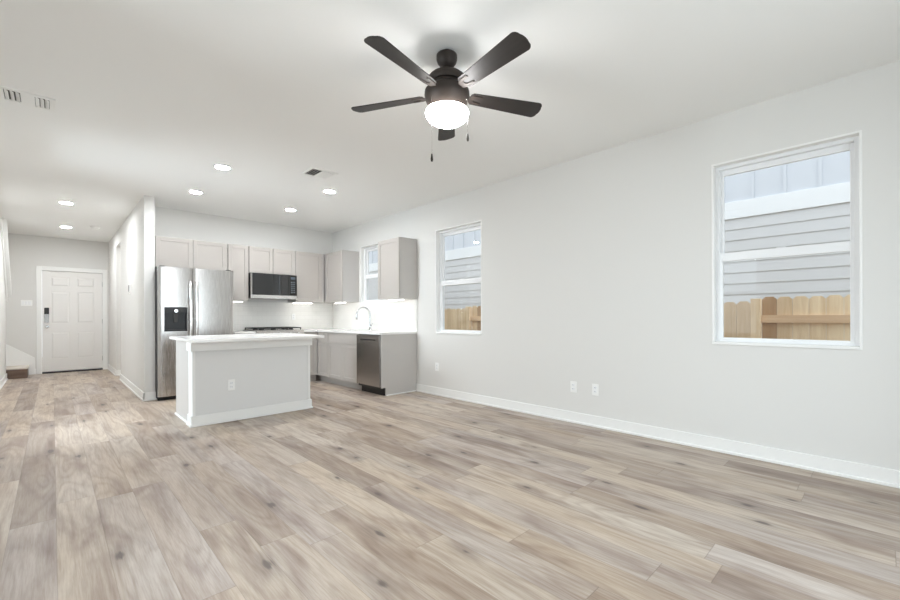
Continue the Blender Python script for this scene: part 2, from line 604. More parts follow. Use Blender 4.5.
# ------------------------------------------------------------------ windows
def make_window(name, label, loc, rotz, w, z0, z1, depth=0.14, rail=0.485, jamb=0.015):
    """local: x to the right seen from inside, y outward, z up from the floor"""
    t = thing(name, label, 'window', loc, rotz, kind='structure')
    h = z1 - z0
    mb = MB()   # painted return lining the opening, standing 2 mm proud of the wall
    mb.box(0, jamb, -0.003, depth, 0, h)
    mb.box(w - jamb, w, -0.003, depth, 0, h)
    mb.box(jamb, w - jamb, -0.003, depth, h - jamb, h)
    mb.box(jamb, w - jamb, -0.012, depth, 0, jamb + 0.006)
    mb.build('jamb', M['trim'], t, 0.002)
    f = 0.026
    a, b, c, d = jamb, w - jamb, jamb + 0.006, h - jamb
    mb = MB()
    y0, y1 = 0.060, 0.135
    mb.box(a, a + f, y0, y1, c, d)
    mb.box(b - f, b, y0, y1, c, d)
    mb.box(a + f, b - f, y0, y1, d - f, d)
    mb.box(a + f, b - f, y0, y1, c, c + f * 0.75)
    mb.build('window_frame', M['vinyl'], t, 0.002)
    zr = c + rail * (d - c)
    st = 0.026

    def sash(nm, y0, y1, za, zb, bot, top):
        mb = MB()
        xa, xb = a + f - 0.004, b - f + 0.004
        mb.box(xa, xa + st, y0, y1, za, zb)
        mb.box(xb - st, xb, y0, y1, za, zb)
        mb.box(xa + st, xb - st, y0, y1, za, za + bot)
        mb.box(xa + st, xb - st, y0, y1, zb - top, zb)
        o = mb.build(nm, M['vinyl'], t, 0.003)
        g = MB()
        ym = (y0 + y1) / 2
        g.box(xa + st - 0.004, xb - st + 0.004, ym - 0.003, ym + 0.003, za + bot - 0.004, zb - top + 0.004)
        g.build('glass', M['glass'], o)
        return o
    sash('upper_sash', 0.103, 0.128, zr - 0.012, d - f + 0.004, 0.030, 0.048)
    lo = sash('lower_sash', 0.068, 0.094, c + f * 0.75 - 0.004, zr + 0.026, 0.018, 0.068)
    mb = MB()
    mb.box(w / 2 - 0.03, w / 2 + 0.03, 0.070, 0.090, zr + 0.026, zr + 0.033)
    mb.build('latch', M['vinyl'], lo, 0.003)
    return t


for k, lab in ((1, 'large white sash window showing the fence, nearest on the right wall'),
               (2, 'white sash window on the right wall beside the wall cabinet'),
               (3, 'white sash window over the sink behind the wall cabinet')):
    y0, y1, z0, z1 = WIN[k]
    make_window('window_%d' % k, lab, (XR, y1, z0), FACE_L, y1 - y0, z0, z1, rail=0.487 if k < 3 else 0.47)
y0, y1, z0, z1 = LWIN[5]
make_window('window_5', 'white sash window in the left wall opposite the large window', (XL, y0, z0), FACE_R, y1 - y0, z0, z1)
y0, y1, z0, z1 = LWIN[4]
make_window('window_4', 'tall white window in the left wall opposite the sink', (XL, y0, z0), FACE_R, y1 - y0, z0, z1)
make_window('window_6', 'wide white window added in the unseen rear wall for fill light', (BWIN[1], YR, BWIN[2]), PI, BWIN[1] - BWIN[0], BWIN[2], BWIN[3])  # unseen window, put in to let the rear fill light enter

# ------------------------------------------------------------------ front door
t = thing('door_1', 'white six panel front door at the end of the hall', 'door', (DOOR[0], YE, 0), kind='structure')
DW_, DH_ = DOOR[1] - DOOR[0], DOOR[3]
mb = MB()
for x0, x1, za, zb in ((-0.066, 0.012, 0, DH_ + 0.07), (DW_ - 0.012, DW_ + 0.066, 0, DH_ + 0.07), (0.012, DW_ - 0.012, DH_ - 0.010, DH_ + 0.07)):
    mb.box(x0, x1, -0.018, 0.0, za, zb)
mb.box(0.0005, 0.012, 0, 0.12, 0, DH_ - 0.0005)
mb.box(DW_ - 0.012, DW_ - 0.0005, 0, 0.12, 0, DH_ - 0.0005)
mb.box(0.012, DW_ - 0.012, 0, 0.12, DH_ - 0.012, DH_ - 0.0005)
mb.build('casing', M['trim'], t, 0.004)
LW0, LW1, LZ0, LZ1 = 0.016, DW_ - 0.016, 0.045, DH_ - 0.016
leaf = MB()
leaf.box(LW0, LW1, 0.022, 0.055, LZ0, LZ1)
w = LW1 - LW0
cols = [(LW0 + 0.125, LW0 + w / 2 - 0.055), (LW0 + w / 2 + 0.055, LW1 - 0.125)]
rows = [(LZ0 + 0.24, LZ0 + 0.78), (LZ0 + 0.96, LZ0 + 1.60), (LZ0 + 1.71, LZ0 + 1.90)]
cells = [(a, b, c, d) for a, b in cols for c, d in rows]
wall_cells(leaf, LW0, LW1, LZ0, LZ1, cells, lambda a, b, c, d: leaf.box(a, b, 0.010, 0.022, c, d))
for a, b, c, d in cells:
    i = 0.034
    vs_ = [leaf.bm.verts.new(p) for p in ((a + 0.012, 0.0218, c + 0.012), (b - 0.012, 0.0218, c + 0.012), (b - 0.012, 0.0218, d - 0.012), (a + 0.012, 0.0218, d - 0.012),
                                          (a + i, 0.0125, c + i), (b - i, 0.0125, c + i), (b - i, 0.0125, d - i), (a + i, 0.0125, d - i))]
    for f in ((4, 5, 6, 7), (0, 1, 5, 4), (1, 2, 6, 5), (2, 3, 7, 6), (3, 0, 4, 7), (3, 2, 1, 0)):
        leaf.bm.faces.new([vs_[q] for q in f])
lo = leaf.build('door_leaf', M['door'], t, 0.0015)
for zc in (0.25, 1.04, 1.83):
    MB().lathe([(0.007, -0.05), (0.007, 0.05)], LW1 + 0.003, 0.006, zc, 12).build('hinge', M['chrome'], t, smooth=True)
mb = MB()
mb.box(0.013, DW_ - 0.013, -0.01, 0.11, 0.0005, 0.030)
mb.build('threshold', mat('bronze_threshold', lin(44, 40, 38), 0.5, 0.3), t, 0.004)
lk = MB().box(LW0 + 0.03, LW0 + 0.10, -0.018, 0.010, 1.18, 1.32).build('deadbolt', M['black'], t, 0.012, seg=3)
MB().box(LW0 + 0.032, LW0 + 0.098, -0.022, -0.0175, 1.115, 1.19).box(LW0 + 0.034, LW0 + 0.096, -0.0175, 0.010, 1.02, 1.18).build('thumb_turn_plate', M['chrome'], lk, 0.006)
kb = MB().lathe([(0.0, -0.062), (0.022, -0.058), (0.028, -0.045), (0.022, -0.030), (0.011, -0.022), (0.011, -0.006), (0.032, -0.004), (0.032, 0.012)], LW0 + 0.068, 0, 0.935, 24, 'y')
kb.build('door_knob', M['chrome'], t, smooth=True)

# ------------------------------------------------------------------ stair
t = thing('staircase', 'carpeted stair turning up to the left of the front door', 'stairs', (-0.33, 11.005, 0))
L0 = -1.53   # local x of the stair's far side
mb = MB()
mb.box(L0, -0.012, 0.012, 0.575, 0.0, 0.165)
mb.build('step_body', M['riser'], t, 0.003)
MB().box(L0, 0.0, 0.0, 0.578, 0.165, 0.195).build('step_tread', M['carpet'], t, 0.012, seg=3)
mb = MB()
mb.box(L0, -0.42, 0.01, 0.575, 0.195, 0.36)
MBT = MB()
MBT.box(L0, -0.415, 0.0, 0.578, 0.36, 0.39)
mb.build('step_body', M['riser'], t, 0.003)
MBT.build('step_tread', M['carpet'], t, 0.012, seg=3)


# ------------------------------------------------------------------ kitchen
def shaker(mb, x0, x1, z0, z1, y=-0.020, th=0.019, st=0.057, rec=0.008):
    """a shaker door or drawer front: frame with a recessed panel, its face at y"""
    mb.box(x0, x0 + st, y, y + th, z0, z1)
    mb.box(x1 - st, x1, y, y + th, z0, z1)
    mb.box(x0 + st, x1 - st, y, y + th, z0, z0 + st)
    mb.box(x0 + st, x1 - st, y, y + th, z1 - st, z1)
    mb.box(x0 + st, x1 - st, y + rec, y + th, z0 + st, z1 - st)
    return mb


def wall_cabinet(label, loc, rotz, w, z0, z1, depth, ndoors, filler_l=0.0, filler_r=0.0, group=None):
    t = thing('wall_cabinet', label, 'cabinet', (loc[0], loc[1], z0), rotz, 'kitchen wall cabinets')
    h = z1 - z0
    MB().box(0, w, 0, depth, 0, h).build('cabinet_body', M['cab_side'], t, 0.0015)
    g = 0.006
    a, b = filler_l, w - filler_r
    dw = (b - a - g * (ndoors + 1)) / ndoors
    for i in range(ndoors):
        x0 = a + g + i * (dw + g)
        shaker(MB(), x0, x0 + dw, g, h - g).build('cabinet_door', M['cab'], t, 0.0015)
    return t


YF = YB - 0.315     # cabinet-box front of the wall cabinets (doors 2 cm in front)
wall_cabinet('two door grey wall cabinet over the stainless refrigerator', (SX1 + 0.003, YF), 0, 0.968, 1.825, UZ1, 0.312, 2, 0.035, 0.012)
wall_cabinet('narrow one door wall cabinet between refrigerator and microwave', (1.974, YF), 0, 0.303, UZ0, UZ1, 0.312, 1)
wall_cabinet('short two door wall cabinet above the microwave', (2.280, YF), 0, 0.760, 1.829, UZ1, 0.312, 2)
wall_cabinet('wide one door wall cabinet right of the microwave', (3.043, YF), 0, 0.540, UZ0, UZ1, 0.312, 1, 0.0, 0.045)
XF = XR - 0.315
wall_cabinet('one door wall cabinet in the kitchen corner left of the sink window', (XF, YB - 0.003), FACE_L, YB - 0.003 - 6.415, UZ0, UZ1, 0.312, 1, 0.36, 0.0)
wall_cabinet('one door wall cabinet right of the sink window above the dishwasher', (XF, 5.34), FACE_L, 0.545, UZ0, UZ1, 0.312, 1)


def under_light(label, cx, cy, rotz, w):
    t = thing('under_cabinet_light', label, 'light', (cx, cy, UZ0 - 0.0225), rotz, 'under cabinet lights')
    MB().box(-w / 2, w / 2, -0.035, 0.035, 0.012, 0.022).build('light_housing', M['plate'], t, 0.002)
    MB().box(-w / 2 + 0.008, w / 2 - 0.008, -0.028, 0.028, 0.0, 0.0118).build('light_lens', M['strip'], t, 0.003)


under_light('lit bar light under the narrow cabinet beside the refrigerator', 2.125, YB - 0.20, 0, 0.20)
under_light('lit bar light under the cabinet right of the microwave', 3.23, YB - 0.20, 0, 0.34)
under_light('lit bar light under the corner cabinet left of the sink window', XR - 0.20, 6.72, FACE_L, 0.30)
under_light('lit bar light under the cabinet above the dishwasher', XR - 0.20, 5.06, FACE_L, 0.34)


def base_cabinet(label, loc, rotz, w, depth, ndoors, drawer=True, filler_l=0.0, filler_r=0.0, open_top=False):
    """box front at local y = 0, doors in front of it, toe kick set back"""
    t = thing('base_cabinet', label, 'cabinet', (loc[0], loc[1], 0), rotz, 'kitchen base cabinets')
    top = CT - 0.031
    mb = MB()
    if open_top:     # room for the sink bowl
        mb.box(0, w, 0, 0.018, 0.11, top)
        mb.box(0, w, depth - 0.012, depth, 0.11, top)
        mb.box(0, 0.018, 0.018, depth - 0.012, 0.11, top)
        mb.box(w - 0.018, w, 0.018, depth - 0.012, 0.11, top)
        mb.box(0.018, w - 0.018, 0.018, depth - 0.012, 0.11, 0.13)
    else:
        mb.box(0, w, 0, depth, 0.11, top)
    mb.build('cabinet_body', M['cab_side'], t, 0.0015)
    MB().box(0, w, 0.07, 0.085, 0.0, 0.11).build('toe_kick', M['cab'], t)
    a, b = filler_l, w - filler_r
    g = 0.006
    zd = 0.685 if drawer else top - g
    if drawer:
        mb = MB()
        mb.box(a + g, b - g, -0.020, -0.001, zd + 0.006, top - g)
        mb.build('drawer_front', M['cab'], t, 0.002)
    dw = (b - a - g * (ndoors + 1)) / ndoors
    for i in range(ndoors):
        x0 = a + g + i * (dw + g)
        shaker(MB(), x0, x0 + dw, 0.114, zd).build('cabinet_door', M['cab'], t, 0.0015)
    return t


BX, BY = XR - 0.61, YB - 0.61         # base cabinet box fronts
Y_PAN = 4.815                         # outer face of the end panel
base_cabinet('narrow base cabinet left of the range', (1.974, BY), 0, 0.303, 0.607, 1)
base_cabinet('base cabinet in the dark corner right of the range', (3.043, BY), 0, BX - 3.043 - 0.001, 0.607, 1, True, 0.0, 0.02)
base_cabinet('narrow base cabinet with drawer between corner and sink cabinet', (BX, BY + 0.604), FACE_L, 0.604 + BY - 6.360, 0.607, 1, True, 0.645, 0.0)
base_cabinet('double door sink cabinet left of the dishwasher', (BX, 6.357), FACE_L, 0.905, 0.607, 2, True, open_top=True)

mb = MB()   # end panel with its toe notch
mb.prism([(BX - 0.02, 0.115), (BX - 0.02, CT - 0.031), (XR - 0.002, CT - 0.031), (XR - 0.002, 0.0), (BX + 0.055, 0.0), (BX + 0.055, 0.115)], Y_PAN, Y_PAN + 0.02, 'y')
o = mb.build('cabinet_end_panel', M['cab_side'], None, 0.0015)
tag(o, 'grey finished end panel standing right of the dishwasher', 'cabinet panel')
MB().box(BX + 0.055, XR - 0.025, Y_PAN - 0.012, Y_PAN - 0.0003, 0.0005, 0.018).build('shoe_moulding', M['trim'], o, 0.003)

# dishwasher
t = thing('dishwasher', 'stainless dishwasher between the sink cabinet and the end panel', 'dishwasher', (BX, 5.447, 0), FACE_L)
W_ = 0.606
MB().box(0.004, W_ - 0.004, 0.0, 0.56, 0.09, CT - 0.036).build('tub', M['black'], t)
mb = MB()
mb.box(0.006, W_ - 0.006, -0.034, -0.001, 0.125, 0.735)
mb.box(0.006, 0.10, -0.034, -0.001, 0.735, 0.80)
mb.box(W_ - 0.10, W_ - 0.006, -0.034, -0.001, 0.735, 0.80)
mb.box(0.10, W_ - 0.10, -0.034, -0.001, 0.79, 0.80)
mb.box(0.006, W_ - 0.006, -0.034, -0.001, 0.80, CT - 0.042)
mb.box(0.10, W_ - 0.10, -0.012, -0.001, 0.735, 0.79)
d = mb.build('dishwasher_door', M['door_steel'], t, 0.002)
MB().box(0.10, W_ - 0.10, -0.0335, -0.0125, 0.772, 0.7895).build('pocket_handle', M['black'], d, 0.002)
MB().box(0.01, W_ - 0.01, 0.05, 0.07, 0.0, 0.115).build('kick_plate', M['black'], t)

# range
t = thing('gas_range', 'stainless gas range with black grates below the microwave', 'range', (2.283, BY - 0.035, 0), 0)
W_ = 0.754
MB().box(0, W_, 0.0, 0.635, 0.02, CT + 0.005).build('range_body', M['dark_steel'], t, 0.002)
MB().box(0.01, W_ - 0.01, -0.03, -0.0005, 0.23, 0.74).build('oven_door', M['steel_h'], t, 0.004)
MB().box(0.10, W_ - 0.10, -0.034, -0.0305, 0.34, 0.62).build('oven_window', M['black_gloss'], t, 0.002)
MB().tube([(0.06, -0.03, 0.70), (0.06, -0.075, 0.70), (W_ - 0.06, -0.075, 0.70), (W_ - 0.06, -0.03, 0.70)], 0.011).build('oven_handle', M['handle'], t, smooth=True)
MB().box(0.01, W_ - 0.01, -0.03, -0.0005, 0.03, 0.22).build('warming_drawer', M['steel_h'], t, 0.004)
cp = MB().prism([(-0.05, 0.76), (-0.0005, 0.76), (-0.0005, CT + 0.012), (-0.02, CT + 0.012)], 0.0, W_, 'x').build('control_panel', M['steel_h'], t, 0.002)
for i in range(5):
    MB().lathe([(0.021, 0.0), (0.019, -0.028), (0.0, -0.030)], 0.10 + i * 0.1385, -0.040, 0.845, 20, 'y').build('control_knob', M['handle'], t, smooth=True)
MB().box(0.0, W_, 0.0, 0.635, CT + 0.0055, CT + 0.014).build('cooktop', M['steel_h'], t, 0.003)
for gx in range(3):
    x0 = 0.02 + gx * 0.24
    x1 = x0 + 0.232
    mb = MB()
    z0, z1 = CT + 0.036, CT + 0.052
    for xx in (x0, x1 - 0.014):
        mb.box(xx, xx + 0.014, 0.03, 0.60, z0, z1)
    for yy in (0.03, 0.168, 0.31, 0.448, 0.586):
        mb.box(x0 + 0.014, x1 - 0.014, yy, yy + 0.014, z0, z1)
    mb.box((x0 + x1) / 2 - 0.006, (x0 + x1) / 2 + 0.006, 0.044, 0.586, z0 + 0.002, z1 + 0.002)
    for xx in (x0, x1 - 0.014):
        for yy in (0.03, 0.586):
            mb.box(xx, xx + 0.014, yy, yy + 0.014, CT + 0.0145, z0)
    mb.build('burner_grate', M['iron'], t, 0.002)
for bx, by in ((0.14, 0.17), (0.14, 0.46), (0.377, 0.315), (0.614, 0.17), (0.614, 0.46)):
    MB().lathe([(0.0, 0.018), (0.030, 0.018), (0.036, 0.010), (0.045, 0.0)], bx, by, CT + 0.0143, 20).build('burner', M['iron'], t, smooth=True)

# microwave
MY = YB - 0.39
t = thing('microwave', 'black glass microwave mounted over the gas range', 'microwave', (2.281, MY, 1.415), 0)
W_, MH = 0.750, 0.411
MB().box(0, W_, 0.0, 0.395, 0.012, MH).build('microwave_body', M['dark_steel'], t, 0.002)
dr = MB().box(0.022, 0.600, -0.030, -0.0005, 0.062, MH - 0.004).build('microwave_door', M['black_gloss'], t, 0.003)
MB().box(0.0, W_, -0.032, -0.0005, 0.0, 0.060).build('bottom_trim', M['handle'], t, 0.004)
MB().box(0.0, 0.020, -0.030, -0.0005, 0.062, MH - 0.004).build('edge_trim', M['steel'], t, 0.002)
pn = MB().box(0.604, W_ - 0.002, -0.030, -0.0005, 0.062, MH - 0.004).build('control_panel', M['black_gloss'], t, 0.003)
MB().box(0.645, 0.715, -0.0315, -0.0303, 0.335, 0.375).build('display', M['screen'], pn)
for r_ in range(6):
    for c_ in range(3):
        MB().box(0.648 + c_ * 0.026, 0.648 + c_ * 0.026 + 0.012, -0.0312, -0.0303, 0.110 + r_ * 0.034, 0.110 + r_ * 0.034 + 0.010).build('keypad_button', M['label'], pn)
for fx_ in (0.10, 0.40):
    MB().box(fx_, fx_ + 0.26, 0.06, 0.26, 0.004, 0.0118).build('grease_filter', M['slot'], t)

# refrigerator
FY, FX, FW, FH = 6.62, SX1 + 0.003, 0.930, 1.793
t = thing('refrigerator', 'stainless side by side refrigerator with water dispenser', 'refrigerator', (FX, FY, 0), 0)
MB().box(0.0, FW, 0.075, 0.735, 0.03, FH - 0.025).build('case', M['dark_steel'], t, 0.004)
SPL = 0.406


def door_y(x, x0, x1):
    u = (x - x0) / (x1 - x0) * 2 - 1
    return 0.006 * u * u + 0.010 * max(0, abs(u) - 0.9) * 10


def curved(mb, xa, xb, x0, x1, z0, z1, back=0.068):
    n = max(2, int((xb - xa) / 0.018))
    pts = [(xa + (xb - xa) * i / n, door_y(xa + (xb - xa) * i / n, x0, x1)) for i in range(n + 1)]
    mb.prism(pts + [(xb, back), (xa, back)], z0, z1, 'z')


DZ0, DZ1 = 0.055, FH
hx0, hx1, hz0, hz1 = 0.072, 0.338, 0.925, 1.252      # dispenser opening
mb = MB()
a0, a1 = 0.003, SPL - 0.003
curved(mb, a0, a1, a0, a1, DZ0, hz0)
curved(mb, a0, a1, a0, a1, hz1, DZ1)
curved(mb, a0, hx0, a0, a1, hz0, hz1)
curved(mb, hx1, a1, a0, a1, hz0, hz1)
dl = mb.build('freezer_door', M['steel'], t, smooth=True)
mb = MB()
curved(mb, SPL + 0.003, FW - 0.003, SPL + 0.003, FW - 0.003, DZ0, DZ1)
dr_ = mb.build('refrigerator_door', M['steel'], t, smooth=True)
mb = MB()
mb.box(hx0 + 0.0005, hx1 - 0.0005, 0.058, 0.066, hz0 + 0.0005, hz1 - 0.0005)
mb.box(hx0 + 0.0005, hx0 + 0.012, 0.006, 0.058, hz0 + 0.0005, hz1 - 0.0005)
mb.box(hx1 - 0.012, hx1 - 0.0005, 0.006, 0.058, hz0 + 0.0005, hz1 - 0.0005)
mb.box(hx0 + 0.012, hx1 - 0.012, 0.004, 0.058, hz0 + 0.0005, hz0 + 0.022)
mb.box(hx0 + 0.012, hx1 - 0.012, 0.006, 0.058, hz1 - 0.075, hz1 - 0.0005)
dp = mb.build('water_dispenser', M['black'], dl, 0.002)
MB().lathe([(0.0, -0.012), (0.022, -0.012), (0.026, -0.004), (0.026, 0.006)], (hx0 + hx1) / 2, 0.0, hz1 - 0.05, 20, 'y').build('dispenser_dial', M['handle'], dp, smooth=True)
MB().prism([(-0.03, hz1 - 0.08), (0.03, hz1 - 0.08), (0.022, hz0 + 0.12), (-0.022, hz0 + 0.12)], 0.030, 0.050, 'y').build('dispenser_paddle', M['slot'], dp, 0.003).location = ((hx0 + hx1) / 2, 0, 0)
for hx, dd in ((SPL - 0.036, dl), (SPL + 0.036, dr_)):
    pts = [(hx, 0.010, 1.600), (hx, -0.030, 1.592)] + [(hx, -0.040 - 0.022 * math.sin(PI * i / 10), 1.575 - 0.895 * i / 10) for i in range(11)] + [(hx, -0.030, 0.668), (hx, 0.010, 0.660)]
    MB().tube(pts, 0.019, 16).build('door_handle', M['handle'], dd, smooth=True)
MB().box(0.01, FW - 0.01, 0.085, 0.11, 0.0, 0.05).build('kick_grille', M['black'], t)
for hx in (0.03, FW - 0.09):
    MB().box(hx, hx + 0.06, 0.03, 0.13, FH, FH + 0.014).build('hinge_cover', M['dark_steel'], t, 0.004)
MB().box(0.024, 0.050, 0.008, 0.020, FH - 0.050, FH - 0.040).build('badge', M['slot'], dl)

# countertops
OV = 0.035
mb = MB()
sk = (3.42, 3.72, 5.62, 6.18)    # sink cut-out
cz0, cz1 = CT - 0.030, CT
mb.box(3.042, BX - OV, BY - OV, YB - 0.012, cz0, cz1)
mb.box(BX - OV, sk[0], Y_PAN - 0.018, YB - 0.012, cz0, cz1)
mb.box(sk[0], sk[1], Y_PAN - 0.018, sk[2], cz0, cz1)
mb.box(sk[0], sk[1], sk[3], YB - 0.012, cz0, cz1)
mb.box(sk[1], XR - 0.012, Y_PAN - 0.018, YB - 0.012, cz0, cz1)
tag(mb.build('countertop', M['quartz']), 'white quartz countertop around the corner over sink and dishwasher', 'countertop')
mb = MB()
mb.box(1.972, 2.278, BY - OV, YB - 0.012, cz0, cz1)
tag(mb.build('countertop', M['quartz'], None, 0.003), 'short white quartz countertop between refrigerator and range', 'countertop')

# sink bowl under the cut-out
t = thing('kitchen_sink', 'stainless undermount sink bowl below the faucet', 'sink', (3.57, 5.90, CT - 0.23))
mb = MB()
x0, x1, y0, y1 = sk[0] - 3.57 - 0.012, sk[1] - 3.57 + 0.012, sk[2] - 5.90 - 0.012, sk[3] - 5.90 + 0.012
mb.box(x0, x1, y0, y1, 0, 0.012)
mb.box(x0, x0 + 0.012, y0, y1, 0.012, 0.198)
mb.box(x1 - 0.012, x1, y0, y1, 0.012, 0.198)
mb.box(x0 + 0.012, x1 - 0.012, y0, y0 + 0.012, 0.012, 0.198)
mb.box(x0 + 0.012, x1 - 0.012, y1 - 0.012, y1, 0.012, 0.198)
mb.build('bowl', M['steel_h'], t)
MB().lathe([(0.0, 0.0125), (0.035, 0.0125), (0.042, 0.016), (0.045, 0.0125)], 0, 0, 0, 20).build('drain', M['chrome'], t, smooth=True)

# faucet
t = thing('faucet', 'tall chrome gooseneck faucet at the sink window', 'faucet', (3.775, 5.84, CT))
MB().lathe([(0.0, 0.0), (0.026, 0.0), (0.026, 0.010), (0.019, 0.022), (0.018, 0.085), (0.014, 0.11), (0.0, 0.112)], n=24).build('faucet_base', M['chrome'], t, smooth=True)
arc = [(0, 0, 0.10), (0, 0, 0.20), (0, 0, 0.27)]
for i in range(1, 13):
    a = PI * i / 12 * 0.97
    arc.append((-0.105 + 0.105 * math.cos(a), 0.06 * (1 - math.cos(a)) / 2, 0.27 + 0.105 * math.sin(a)))
e = Vector(arc[-1])
MB().tube(arc, 0.0115, 14).build('spout', M['chrome'], t, smooth=True)
MB().tube([e + Vector((0, 0, 0.004)), e + Vector((-0.002, 0, -0.03)), e + Vector((-0.004, 0, -0.095)), e + Vector((-0.004, 0, -0.105))], [0.0125, 0.015, 0.018, 0.015], 16).build('spray_head', M['chrome'], t, smooth=True)
MB().tube([(0.0, -0.015, 0.07), (0.0, -0.045, 0.078), (0.0, -0.075, 0.115)], [0.009, 0.008, 0.006], 10).build('lever', M['chrome'], t, smooth=True)

# backsplash
mb = MB()
mb.box(1.974, XR - 0.0105, YB - 0.010, YB - 0.0005, CT + 0.0005, UZ0 - 0.001)
wall_cells(mb, Y_PAN - 0.018, YB - 0.0105, CT + 0.0005, UZ0 - 0.001, [(WIN[3][0] - 0.001, WIN[3][1] + 0.001, WIN[3][2] - 0.001, UZ0 - 0.001)],
           lambda a, b, c, d: mb.box(XR - 0.010, XR - 0.0005, a, b, c, d))
tag(mb.build('trim_3', M['tile']), 'white subway tile backsplash between countertops and wall cabinets', 'backsplash', kind='structure')

# ------------------------------------------------------------------ island
IX0, IX1, IY0, IY1 = 1.020, 2.270, 4.845, 5.635
t = thing('kitchen_island', 'white painted kitchen island with baseboard and apron', 'island', ((IX0 + IX1) / 2, (IY0 + IY1) / 2, 0))
cx, cy = (IX0 + IX1) / 2, (IY0 + IY1) / 2
hx, hy = (IX1 - IX0) / 2, (IY1 - IY0) / 2
top = CT + 0.006 - 0.031
PW = 0.16    # depth of the front half wall
MB().box(-hx + 0.012, hx - 0.012, -hy, -hy + PW, 0, top).build('front_wall', M['island'], t, 0.002)
MB().box(-hx + 0.02, hx - 0.02, -hy + PW, hy - 0.02, 0.0, top).build('cabinet_body', M['cab_side'], t, 0.002)
mb = MB()
mb.box(-hx + 0.005, -hx + 0.02, -hy + PW, hy, 0.0, top)
mb.build('side_panel', M['cab_side'], t, 0.0015)
mb = MB()
mb.box(hx - 0.02, hx - 0.005, -hy + PW, hy, 0.0, top)
mb.build('side_panel', M['cab_side'], t, 0.0015)
for s in (-1, 1):   # corner boards of the half wall
    xa, xb = sorted((s * (hx - 0.012), s * hx))
    mb = MB()
    mb.box(xa, xb, -hy - 0.008, -hy + PW, 0, top)
    xa, xb = sorted((s * (hx - 0.026), s * (hx - 0.012)))
    mb.box(xa, xb, -hy - 0.008, -hy - 0.0002, 0, top)
    mb.build('corner_board', M['trim'], t, 0.002)
mb = MB()
ap = 0.030
mb.box(-hx - ap * 0.6, hx + ap * 0.6, -hy - ap, -hy - 0.0085, top - 0.098, top)
mb.box(-hx - ap * 0.6, -hx - 0.0005, -hy - 0.0085, -hy + PW, top - 0.098, top)
mb.box(hx + 0.0005, hx + ap * 0.6, -hy - 0.0085, -hy + PW, top - 0.098, top)
mb.build('apron', M['trim'], t, 0.004)
mb = MB()
for dd, zz in ((0.014, 0.11), (0.024, 0.022)):
    mb.box(-hx - dd, hx + dd, -hy - 0.008 - dd, -hy - 0.0085, 0.0005, zz)
    mb.box(-hx - dd, -hx - 0.0005, -hy - 0.0085, -hy + PW, 0.0005, zz)
    mb.box(hx + 0.0005, hx + dd, -hy - 0.0085, -hy + PW, 0.0005, zz)
mb.box(-hx - 0.010, -hx + 0.0045, -hy + PW, hy, 0.0005, 0.02)
mb.build('baseboard_wrap', M['trim'], t, 0.003)
for x0, n in ((-hx + 0.03, 2), (0.01, 2)):
    g = 0.006
    ww = (hx - 0.04 - g) / n
    for i in range(n):
        a = x0 + i * (ww + g)
        mb = MB()
        shaker(mb, a, a + ww, 0.114, top - 0.006, y=hy - 0.0195)
        mb.build('cabinet_door', M['cab'], t, 0.0015)


def outlet_parts(t, parent_loc=(0, 0, 0), switch=0):
    """cover plate in the local xz plane, facing local -y"""
    w = 0.035 if not switch else 0.0575 + 0.023 * (switch - 2)
    x, y, z = parent_loc
    p = MB().box(x - w, x + w, y - 0.006, y - 0.0004, z - 0.0575, z + 0.0575).build('cover_plate', M['plate'], t, 0.003)
    if switch:
        for i in range(switch):
            cxx = x + (i - (switch - 1) / 2) * 0.046
            MB().box(cxx - 0.016, cxx + 0.016, y - 0.009, y - 0.0062, z - 0.033, z + 0.033).build('rocker_switch', M['vinyl'], p, 0.002)
    else:
        for dz in (-0.020, 0.020):
            s = MB().box(x - 0.017, x + 0.017, y - 0.0078, y - 0.0062, z + dz - 0.014, z + dz + 0.014).build('socket', M['vinyl'], p, 0.004)
            mb = MB()
            mb.box(x - 0.008, x - 0.0055, y - 0.0082, y - 0.0079, z + dz - 0.004, z + dz + 0.006)
            mb.box(x + 0.0055, x + 0.008, y - 0.0082, y - 0.0079, z + dz - 0.004, z + dz + 0.006)
            mb.build('slot', M['slot'], s)
    return p


outlet_parts(t, (1.385 - cx, -hy, 0.385))

mb = MB()
mb.box(0.965, 2.312, 4.55, 5.66, CT + 0.006 - 0.030, CT + 0.006)
tag(mb.build('island_countertop', M['quartz'], None, 0.003), 'white quartz slab on the kitchen island with a front overhang', 'countertop')

# ------------------------------------------------------------------ outlets, switches, thermostat
def outlet(label, loc, rotz, group='wall outlets', switch=0):
    t = thing('light_switch' if switch else 'wall_outlet', label, 'switch' if switch else 'outlet', loc, rotz, group if not switch else None)
    outlet_parts(t, switch=switch)
    return t


outlet('left one of the outlet pair low on the right wall', (XR, 2.232, 0.372), FACE_L)
outlet('right one of the outlet pair low on the right wall', (XR, 1.991, 0.372), FACE_L)
outlet('outlet low on the wall under the window beside the cabinets', (XR, 4.36, 0.40), FACE_L)
outlet('outlet on the tile right of the range', (3.14, YB - 0.010, 1.12), 0)
outlet('outlet on the tile above the dishwasher', (XR - 0.010, 5.02, 1.09), FACE_L)
outlet('three gang white switch plate left of the front door', (-0.368, YE, 1.405), 0, switch=3)
t = thing('thermostat', 'white thermostat with a dark screen on the hall partition', 'thermostat', (SX0, 8.15, 1.565), FACE_L)
MB().box(-0.11, 0.11, -0.006, -0.0004, -0.075, 0.075).build('back_plate', M['plate'], t, 0.003)
tb = MB().box(-0.085, 0.095, -0.026, -0.0062, -0.062, 0.062).build('thermostat_body', M['plate'], t, 0.004)
MB().box(-0.03, 0.092, -0.0275, -0.0262, -0.050, 0.055).build('display', M['screen'], tb)

